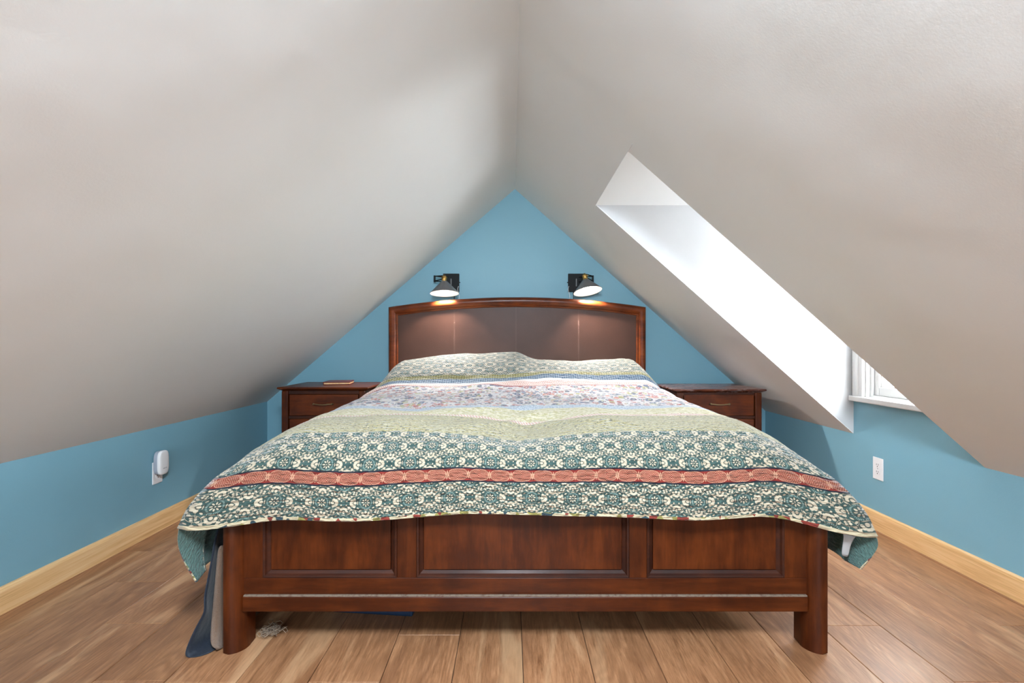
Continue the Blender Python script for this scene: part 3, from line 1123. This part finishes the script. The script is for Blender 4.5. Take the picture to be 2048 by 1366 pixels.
for r in range(nrow - 1):
    for c in range(nc - 1):
        faces.append((r * nc + c, (r + 1) * nc + c, (r + 1) * nc + c + 1, r * nc + c + 1))
me = bpy.data.meshes.new('quilt')
me.from_pydata(verts, [], faces)
uvl = me.uv_layers.new(name='fabric')
for l in me.loops:
    uvl.data[l.index].uv = uvs[l.vertex_index]
quilt = link('quilt', me, [MQ, ML], None, True)
tag(quilt, 'patchwork quilt printed in teal, cream, red and green, spread over the king bed', 'quilt')
sd_ = quilt.modifiers.new('thickness', 'SOLIDIFY')
sd_.thickness = 0.008
sd_.offset = 1.0
sd_.material_offset = 1
sd_.material_offset_rim = 0
sd_.use_rim = True


def px(x, y, Y):
    """world point seen at a photograph position at depth Y"""
    return Vector(((x - 1022) / F * Y, Y, H + (690 - y) / F * Y))


def strip(name, rows, mat, label=None, cat=None, parent=None, thick=0.003, sub=2):
    """cloth from rows of points"""
    n = len(rows[0])
    me = bpy.data.meshes.new(name)
    me.from_pydata([tuple(p) for r in rows for p in r], [], [(i * n + j, (i + 1) * n + j, (i + 1) * n + j + 1, i * n + j + 1) for i in range(len(rows) - 1) for j in range(n - 1)])
    o = link(name, me, mat, parent, True)
    m1 = o.modifiers.new('s', 'SUBSURF'); m1.levels = sub; m1.render_levels = sub
    m2 = o.modifiers.new('t', 'SOLIDIFY'); m2.thickness = thick; m2.offset = 0
    return tag(o, label, cat)


# care label pinned inside the right corner of the quilt
Cc = 1.0
rows = [[px(1684, 1061, 1.67), px(1700, 1062, 1.668), px(1716, 1068, 1.666)],
        [px(1688, 1072, 1.668), px(1697, 1074, 1.664), px(1707, 1078, 1.662)],
        [px(1685, 1090, 1.672), px(1693, 1092, 1.668), px(1700, 1092, 1.668)],
        [px(1682, 1112, 1.68), px(1689, 1112, 1.676), px(1697, 1116, 1.676)]]
strip('care_label', rows, MAT['tag'], None, None, quilt, 0.0012)
rows = [[px(1700, 1062, 1.662), px(1711, 1063, 1.660)], [px(1702, 1072, 1.66), px(1712, 1075, 1.658)]]
strip('care_label', rows, MAT['tag'], None, None, quilt, 0.0012, 1)

# navy sheet hanging down beside the left foot post and pooling on the floor
P = lambda x, y, z: Vector((x, y, z))
rows = [
    [P(-.958, 1.775, .60), P(-.972, 1.80, .60), P(-.965, 1.90, .60), P(-.970, 2.10, .60), P(-.968, 2.5, .60)],
    [px(433, 1055, 1.725), px(446, 1055, 1.78), P(-.985, 1.90, .42), P(-.985, 2.10, .42), P(-.99, 2.5, .42)],
    [px(426, 1100, 1.70), px(438, 1100, 1.79), P(-1.005, 1.91, .33), P(-1.0, 2.10, .33), P(-1.0, 2.5, .34)],
    [px(419, 1140, 1.69), px(433, 1140, 1.79), P(-1.02, 1.92, .25), P(-1.01, 2.12, .25), P(-1.01, 2.5, .26)],
    [px(412, 1175, 1.68), px(430, 1175, 1.79), P(-1.03, 1.92, .19), P(-1.03, 2.12, .18), P(-1.02, 2.5, .18)],
    [px(407, 1200, 1.67), px(428, 1205, 1.79), P(-1.03, 1.92, .13), P(-1.03, 2.12, .12), P(-1.02, 2.5, .12)],
    [px(411, 1222, 1.66), px(424, 1232, 1.78), P(-1.02, 1.90, .09), P(-1.02, 2.10, .08), P(-1.02, 2.5, .07)],
    [px(398, 1243, 1.655), px(421, 1256, 1.76), P(-1.04, 1.90, .05), P(-1.03, 2.10, .04), P(-1.02, 2.5, .03)],
    [px(383, 1272, 1.645), px(412, 1272, 1.72), P(-1.06, 1.88, .012), P(-1.03, 2.08, .012), P(-1.02, 2.5, .008)],
    [px(373, 1296, 1.640), px(410, 1282, 1.70), P(-1.06, 1.82, .008), P(-1.02, 2.04, .006), P(-1.0, 2.5, .006)],
    [px(368, 1314, 1.638), px(402, 1306, 1.665), P(-1.01, 1.74, .006), P(-.99, 1.95, .006), P(-.985, 2.5, .006)],
    [px(384, 1316, 1.638), px(415, 1309, 1.655), P(-.985, 1.70, .005), P(-.98, 1.90, .005), P(-.975, 2.5, .005)],
]
strip('bed_sheet', rows, MAT['navy'], 'navy blue bed sheet trailing from the bed onto the floor by the left foot post', 'bed sheet')
rows = []
for y_, a, b in ((1090, 438, 452), (1130, 434, 450), (1180, 430, 450), (1230, 425, 450), (1270, 422, 450), (1288, 422, 449), (1297, 428, 447)):
    Y = 1.765 if y_ < 1250 else 1.755 - (y_ - 1250) * 0.0012
    rows.append([px(a, y_, Y - 0.03), px((a + b) / 2, y_ + 2, Y - 0.035), px(b - 2, y_, Y + 0.006), P(-.975, Y + .12, px(a, y_, Y).z), P(-.97, Y + .3, px(a, y_, Y).z)])
strip('fleece_blanket', rows, MAT['fleece'], 'beige fleece blanket edge hanging between navy sheet and left foot post', 'blanket', None, 0.008)

# ================================================================== NIGHTSTANDS
def nightstand(x0, x1, ztop, topmat, side_word, label):
    yf, yb = 3.425, 3.905
    r = empty('nightstand', ((x0 + x1) / 2, (yf + yb) / 2, 0), label, 'nightstand', 'nightstands beside the bed')
    cs = MAT['cherry_stand']
    # top with a rounded, under-cut edge
    ov = 0.014
    bm = bmesh.new()
    rings = []
    for off, z in ((0.010, ztop - 0.026), (0.004, ztop - 0.022), (-0.006, ztop - 0.016), (-ov, ztop - 0.011), (-ov - 0.001, ztop - 0.005), (-ov + 0.003, ztop - 0.001), (-ov + 0.008, ztop)):
        rings.append([bm.verts.new(p) for p in ((x0 + off, yf + off, z), (x1 - off, yf + off, z), (x1 - off, yb, z), (x0 + off, yb, z))])
    for a, b in zip(rings, rings[1:]):
        for k in range(4):
            bm.faces.new((a[k], a[(k + 1) % 4], b[(k + 1) % 4], b[k]))
    bm.faces.new(rings[0][::-1]); bm.faces.new(rings[-1])
    from_bm('tabletop', bm, topmat, r)
    zt = ztop - 0.026
    pw = 0.046
    for a, b in ((x0 + 0.008, x0 + 0.008 + pw), (x1 - 0.008 - pw, x1 - 0.008)):
        box('leg', a, b, yf + 0.004, yf + 0.05, 0, zt, MAT['cherry_z'], r, 0.007, 3)
        box('leg', a, b, yb - 0.05, yb - 0.005, 0, zt, MAT['cherry_z'], r, 0.004)
    xa, xb = x0 + 0.008 + pw, x1 - 0.008 - pw
    for a, b in ((x0 + 0.014, x0 + 0.032), (x1 - 0.032, x1 - 0.014)):
        box('side_panel', a, b, yf + 0.05, yb - 0.05, 0.12, zt, MAT['cherry_stand'], r, 0.001)
    box('back_panel', xa, xb, yb - 0.02, yb - 0.008, 0.12, zt, MAT['cherry_dark'], r, 0)
    for z0, z1 in ((zt - 0.024, zt), (0.521, 0.541), (0.315, 0.335), (0.09, 0.128)):
        box('rail', xa, xb, yf + 0.014, yf + 0.05, z0, z1, MAT['cherry_dark'] if z0 > 0.5 else cs, r, 0.001)
    for z0, z1 in ((0.543, 0.688), (0.338, 0.519), (0.131, 0.312)):
        d = box('drawer', xa + 0.006, xb - 0.006, yf + 0.010, yf + 0.034, z0, z1, cs, r, 0.004, 3)
        zc = (z0 + z1) / 2 + 0.008
        xc = (xa + xb) / 2
        pts = crom([(xc - 0.066, yf + 0.010, zc), (xc - 0.064, yf - 0.008, zc + .001), (xc - 0.052, yf - 0.014, zc + .001), (xc, yf - 0.017, zc - .003), (xc + 0.052, yf - 0.014, zc + .001), (xc + 0.064, yf - 0.008, zc + .001), (xc + 0.066, yf + 0.010, zc)], 5)
        h = tube('handle', pts, [0.0042 + 0.0016 * math.exp(-((i - len(pts) / 2) / 14) ** 2) * 0 + (0.0028 if i in range(4, 9) or i in range(len(pts) - 9, len(pts) - 4) else 0) for i in range(len(pts))], MAT['bronze'], d, 8)
        h['label'] = 'curved bronze pull handle'
        box('drawer_box', xa + 0.012, xb - 0.012, yf + 0.034, yb - 0.05, z0 + 0.01, z1 - 0.03, MAT['pine'], d, 0)
    return r


nightstand(-1.588, -0.994, 0.741, MAT['cherry_stand'], 'left', 'dark cherry nightstand left of the bed with a red leather wallet on top')
nightstand(1.132, 1.735, 0.728, MAT['worn'], 'right', 'reddish cherry nightstand with an empty worn top beneath the dormer, right of the bed')

# wallet / notebook on the left stand
wl = empty('wallet', (-1.275, 3.70, 0.741), 'small dark red leather wallet lying on the nightstand left of the bed', 'wallet')
wl.rotation_euler = (0, 0, math.radians(8))
bpy.context.view_layer.update()
for nm, z0, z1, dx, m_ in (('cover', 0.0005, 0.006, 0.0, 'redleather'), ('cover', 0.016, 0.023, 0.0, 'redleather'), ('inner_leaf', 0.006, 0.016, 0.004, 'pine')):
    b_ = box(nm, -0.092 + dx, 0.092 - dx, -0.10 + dx, 0.10 - dx, z0, z1, MAT[m_], None, 0.002 if m_ != 'pine' else 0, 2)
    b_.parent = wl
b_ = box('spine', -0.094, -0.088, -0.10, 0.10, 0.0010, 0.0228, MAT['redleather'], None, 0.0025, 2)
b_.parent = wl

# ================================================================== SCONCES
def sconce(plate_x, rim_c, axis, mirror, label):
    """plate_x centre of wall plate, rim_c centre of the shade mouth, axis of the shade pointing down"""
    r = empty('wall_lamp', (plate_x, YB, 1.53), label, 'wall lamp', 'reading lamps above the headboard')
    ax = Vector(axis).normalized()
    rc = Vector(rim_c)
    pl = box('wall_plate', plate_x - 0.064, plate_x + 0.064, YB - 0.024, YB - 0.0005, 1.456, 1.601, MAT['black'], r, 0.002)
    box('switch', plate_x - 0.004, plate_x + 0.004, YB - 0.028, YB - 0.022, 1.50, 1.56, MAT['steel'], pl, 0.001)
    tube('knob', [(plate_x - mirror * 0.062, YB - 0.012, 1.532), (plate_x - mirror * 0.072, YB - 0.012, 1.532)], 0.004, MAT['black'], pl)
    neck = rc - ax * 0.094
    # shade as a thin double walled cone
    shp = [(-0.002, 0.018), (0.004, 0.026), (0.094, 0.1105), (0.097, 0.1110), (0.0965, 0.1090), (0.093, 0.1080), (0.007, 0.0245), (0.001, 0.016)]
    sh = lathe('shade', [(t, q) for t, q in shp[:4]] + [(0.0975, 0.1098)], neck, ax, MAT['steel'], r, 48, False)
    # remove end caps of the open cone
    bm = bmesh.new(); bm.from_mesh(sh.data)
    caps = [f for f in bm.faces if len(f.verts) > 8]
    bmesh.ops.delete(bm, geom=caps, context='FACES_ONLY')
    bm.to_mesh(sh.data); bm.free()
    li = lathe('shade_lining', [(0.0972, 0.1096), (0.093, 0.1065), (0.010, 0.0235), (0.004, 0.012)], neck, ax, MAT['shade_in'], sh, 48, False)
    bm = bmesh.new(); bm.from_mesh(li.data)
    caps = [f for f in bm.faces if len(f.verts) > 8 and (f.calc_center_median() - neck).dot(ax) > 0.05]
    bmesh.ops.delete(bm, geom=caps, context='FACES_ONLY')
    bm.to_mesh(li.data); bm.free()
    lathe('bulb', [(0.010, 0.012), (0.025, 0.018), (0.045, 0.030), (0.060, 0.033), (0.075, 0.028), (0.084, 0.016), (0.087, 0.002)], neck, ax, MAT['bulb'], r, 24)
    # brass socket with knurled rings, standing nearly upright on the cone
    lathe('socket', [(0.004, 0.019), (-0.002, 0.0215), (-0.004, 0.020), (-0.006, 0.0195), (-0.026, 0.0195), (-0.028, 0.023), (-0.034, 0.023), (-0.036, 0.016), (-0.043, 0.014), (-0.046, 0.008), (-0.050, 0.007), (-0.052, 0.003)], neck, ax, MAT['brass'], r, 28)
    sp = neck - ax * 0.030
    # double arm: from the plate to a pivot post, then back to the socket
    pv = Vector((plate_x + mirror * 0.124, YB - 0.075, 1.552))
    bm = bmesh.new()
    add_box(bm, pv.x - 0.007, pv.x + 0.007, pv.y - 0.007, pv.y + 0.007, pv.z - 0.027, pv.z + 0.027, 0.0015)
    pp = from_bm('pivot_post', bm, MAT['black'], r)
    bm = bmesh.new()
    for dz in (0.021, -0.018):
        a = Vector((plate_x + mirror * 0.02, YB - 0.02, pv.z + dz)); b = Vector((pv.x, pv.y, pv.z + dz))
        add_tube(bm, [a, b], 0.0042, 8)
    from_bm('arm', bm, MAT['black'], r, True)
    bm = bmesh.new()
    for dz in (0.021, -0.016):
        b = Vector((pv.x, pv.y, pv.z + dz)); c = Vector((sp.x + mirror * 0.012, sp.y + 0.012, sp.z + dz * 0.7))
        add_tube(bm, [b, c], 0.0045, 8)
    from_bm('arm', bm, MAT['black'], r, True)
    # power cord down behind the headboard
    cx = plate_x - mirror * 0.022
    tube('cord', crom([(cx, YB - 0.012, 1.46), (cx + .001, YB - 0.01, 1.40), (cx, YB - 0.012, 1.2), (cx, YB - 0.012, 1.0)], 5), 0.0028, MAT['black'], r, 8)
    cx2 = plate_x + mirror * -0.060
    tube('pull_cord', crom([(cx2, YB - 0.03, 1.50), (cx2 - .006, YB - 0.035, 1.47), (cx2 + .006, YB - 0.035, 1.42), (cx2 - .004, YB - 0.03, 1.37)], 5), 0.0016, MAT['plastic'], r, 6)
    # the lamp's own light
    ld = bpy.data.lights.new('lamp_light', 'SPOT')
    ld.energy = 100; ld.color = (1.0, 0.97, 0.94); ld.spot_size = math.radians(112); ld.spot_blend = 0.35; ld.shadow_soft_size = 0.03
    lo = bpy.data.objects.new('lamp_light', ld)
    lo.location = rc - ax * 0.006
    lo.rotation_euler = ax.to_track_quat('-Z', 'Y').to_euler()
    COL.objects.link(lo)
    return r


sconce(-0.479, (-0.512, 3.835, 1.4285), (0.03, -0.13, -1.0), -1, 'black and brass swing arm wall lamp over the left half of the headboard, shade level')
sconce(0.522, (0.590, 3.835, 1.4450), (0.15, -0.23, -1.0), 1, 'black and brass swing arm wall lamp over the right half of the headboard, shade tilted')

# ================================================================== OUTLETS
def wall_outlet(xw, sgn, y, z, label):
    """sgn: direction into the room"""
    r = empty('outlet', (xw, y, z), label, 'outlet', 'wall outlets')
    w2, h2 = 0.038, 0.061
    xs_ = sorted((xw + sgn * 0.0005, xw + sgn * 0.006))
    pl = box('cover_plate', xs_[0], xs_[1], y - w2, y + w2, z - h2, z + h2, MAT['plastic'], r, 0.0022, 2)
    for dz in (0.0195, -0.0195):
        # receptacle face: circle with flattened top and bottom
        pts = []
        for k in range(28):
            a = 2 * PI * k / 28
            pts.append((y + 0.0172 * math.cos(a), z + dz + max(-0.0140, min(0.0140, 0.0172 * math.sin(a)))))
        a0, a1 = xw + sgn * 0.006, xw + sgn * 0.0078
        rec = prism('receptacle', pts, min(a0, a1), max(a0, a1), 'x', MAT['plastic'], r)
        b0, b1 = sorted((xw + sgn * 0.0075, xw + sgn * 0.0083))
        bm = bmesh.new()
        add_box(bm, b0, b1, y - 0.0075, y - 0.0052, z + dz - 0.001, z + dz + 0.0085)
        add_box(bm, b0, b1, y + 0.0052, y + 0.0075, z + dz - 0.001, z + dz + 0.0085)
        add_prism(bm, [(y + 0.0030 * math.cos(2 * PI * k / 10), z + dz - 0.0075 + 0.0030 * math.sin(2 * PI * k / 10)) for k in range(10)], b0, b1, 'x')
        from_bm('slots', bm, MAT['slot'], rec)
    s0, s1 = sorted((xw + sgn * 0.0058, xw + sgn * 0.0068))
    prism('screw', [(y + 0.003 * math.cos(2 * PI * k / 12), z + 0.003 * math.sin(2 * PI * k / 12)) for k in range(12)], s0, s1, 'x', MAT['grey'], r)
    return r


wall_outlet(WX, -1, 2.772, 0.342, 'white double outlet on the blue wall under the dormer window, nothing plugged in')
wall_outlet(LX, 1, 2.758, 0.326, 'white double outlet on the left blue wall, half hidden by a plug-in unit')

# plug-in wireless extender on the left wall
ex = empty('plug_in_unit', (LX + 0.03, 2.752, 0.380), 'rounded white plug-in network unit fitted over the outlet on the left wall', 'network device')
def squircle(cy, cz, a, b, n=40, p=3.4):
    out = []
    for k in range(n):
        t = 2 * PI * k / n
        c, s_ = math.cos(t), math.sin(t)
        out.append((cy + a * math.copysign(abs(c) ** (2 / p), c), cz + b * math.copysign(abs(s_) ** (2 / p), s_)))
    return out
def sq_body(name, layers, mat, parent):
    bm = bmesh.new(); rings = []
    for x, a, b in layers:
        rings.append([bm.verts.new((x, p[0], p[1])) for p in squircle(2.752, 0.382, a, b)])
    for r0, r1 in zip(rings, rings[1:]):
        n = len(r0)
        for k in range(n):
            bm.faces.new((r0[k], r0[(k + 1) % n], r1[(k + 1) % n], r1[k]))
    bm.faces.new(rings[0]); bm.faces.new(rings[-1][::-1])
    o = from_bm(name, bm, mat, parent, True)
    m_ = o.modifiers.new('e', 'EDGE_SPLIT'); m_.split_angle = math.radians(40)
    return o
sq_body('back_shell', [(LX + 0.010, 0.033, 0.059), (LX + 0.013, 0.037, 0.063), (LX + 0.034, 0.0385, 0.0655)], MAT['grille'], ex)
front = sq_body('front_cover', [(LX + 0.034, 0.0390, 0.066), (LX + 0.042, 0.0390, 0.066), (LX + 0.046, 0.0375, 0.0645), (LX + 0.0485, 0.034, 0.061), (LX + 0.0497, 0.025, 0.052), (LX + 0.050, 0.012, 0.03)], MAT['plastic'], ex)
fc = bpy.data.curves.new('logo', 'FONT')
fc.body = 'eero'
fc.size = 0.016
fc.align_x = 'CENTER'
fc.extrude = 0.0002
fo = bpy.data.objects.new('logo_src', fc)
COL.objects.link(fo)
bpy.context.view_layer.update()
lm = bpy.data.meshes.new_from_object(fo.evaluated_get(bpy.context.evaluated_depsgraph_get()))
bpy.data.objects.remove(fo, do_unlink=True)
lm.materials.clear()
lg = link('logo', lm, MAT['grey'], None)
lg.matrix_world = Matrix.Translation((LX + 0.0503, 2.752, 0.348)) @ Matrix.Rotation(PI / 2, 4, 'Z') @ Matrix.Rotation(PI / 2, 4, 'X')
bpy.context.view_layer.update()
mw = lg.matrix_world.copy()
lg.parent = front
lg.matrix_parent_inverse = parent_inv(front)

# ================================================================== UNDER THE BED
bb = empty('storage_box', (-0.50, 2.2, 0), 'flat blue plastic storage box on the floor under the bed', 'storage box')
bb.rotation_euler = (0, 0, math.radians(-6))
bpy.context.view_layer.update()
for nm, a in (('box_body', (-0.16, 0.16, -0.30, 0.30, 0.0, 0.085)), ('lid', (-0.168, 0.168, -0.308, 0.308, 0.085, 0.105))):
    q = box(nm, *a, MAT['bluebox'], None, 0.008, 3)
    q.parent = bb
# dust ball beside the left foot post
bm = bmesh.new()
random.seed(11)
for k in range(46):
    c = Vector((random.gauss(0, .016), random.gauss(0, .016), abs(random.gauss(0.008, .006))))
    pts = []
    for j in range(6):
        pts.append(Vector((-0.852, 1.765, 0.003)) + c + Vector((math.cos(j * 1.2 + k) * .012, math.sin(j * 1.2 + k * 2) * .012, abs(math.sin(j * .7 + k)) * .012)))
    add_tube(bm, pts, 0.0009, 4)
tag(from_bm('dust_ball', bm, MAT['dustball'], None, True), 'grey ball of lint on the floor just inside the left foot post', 'dust ball')
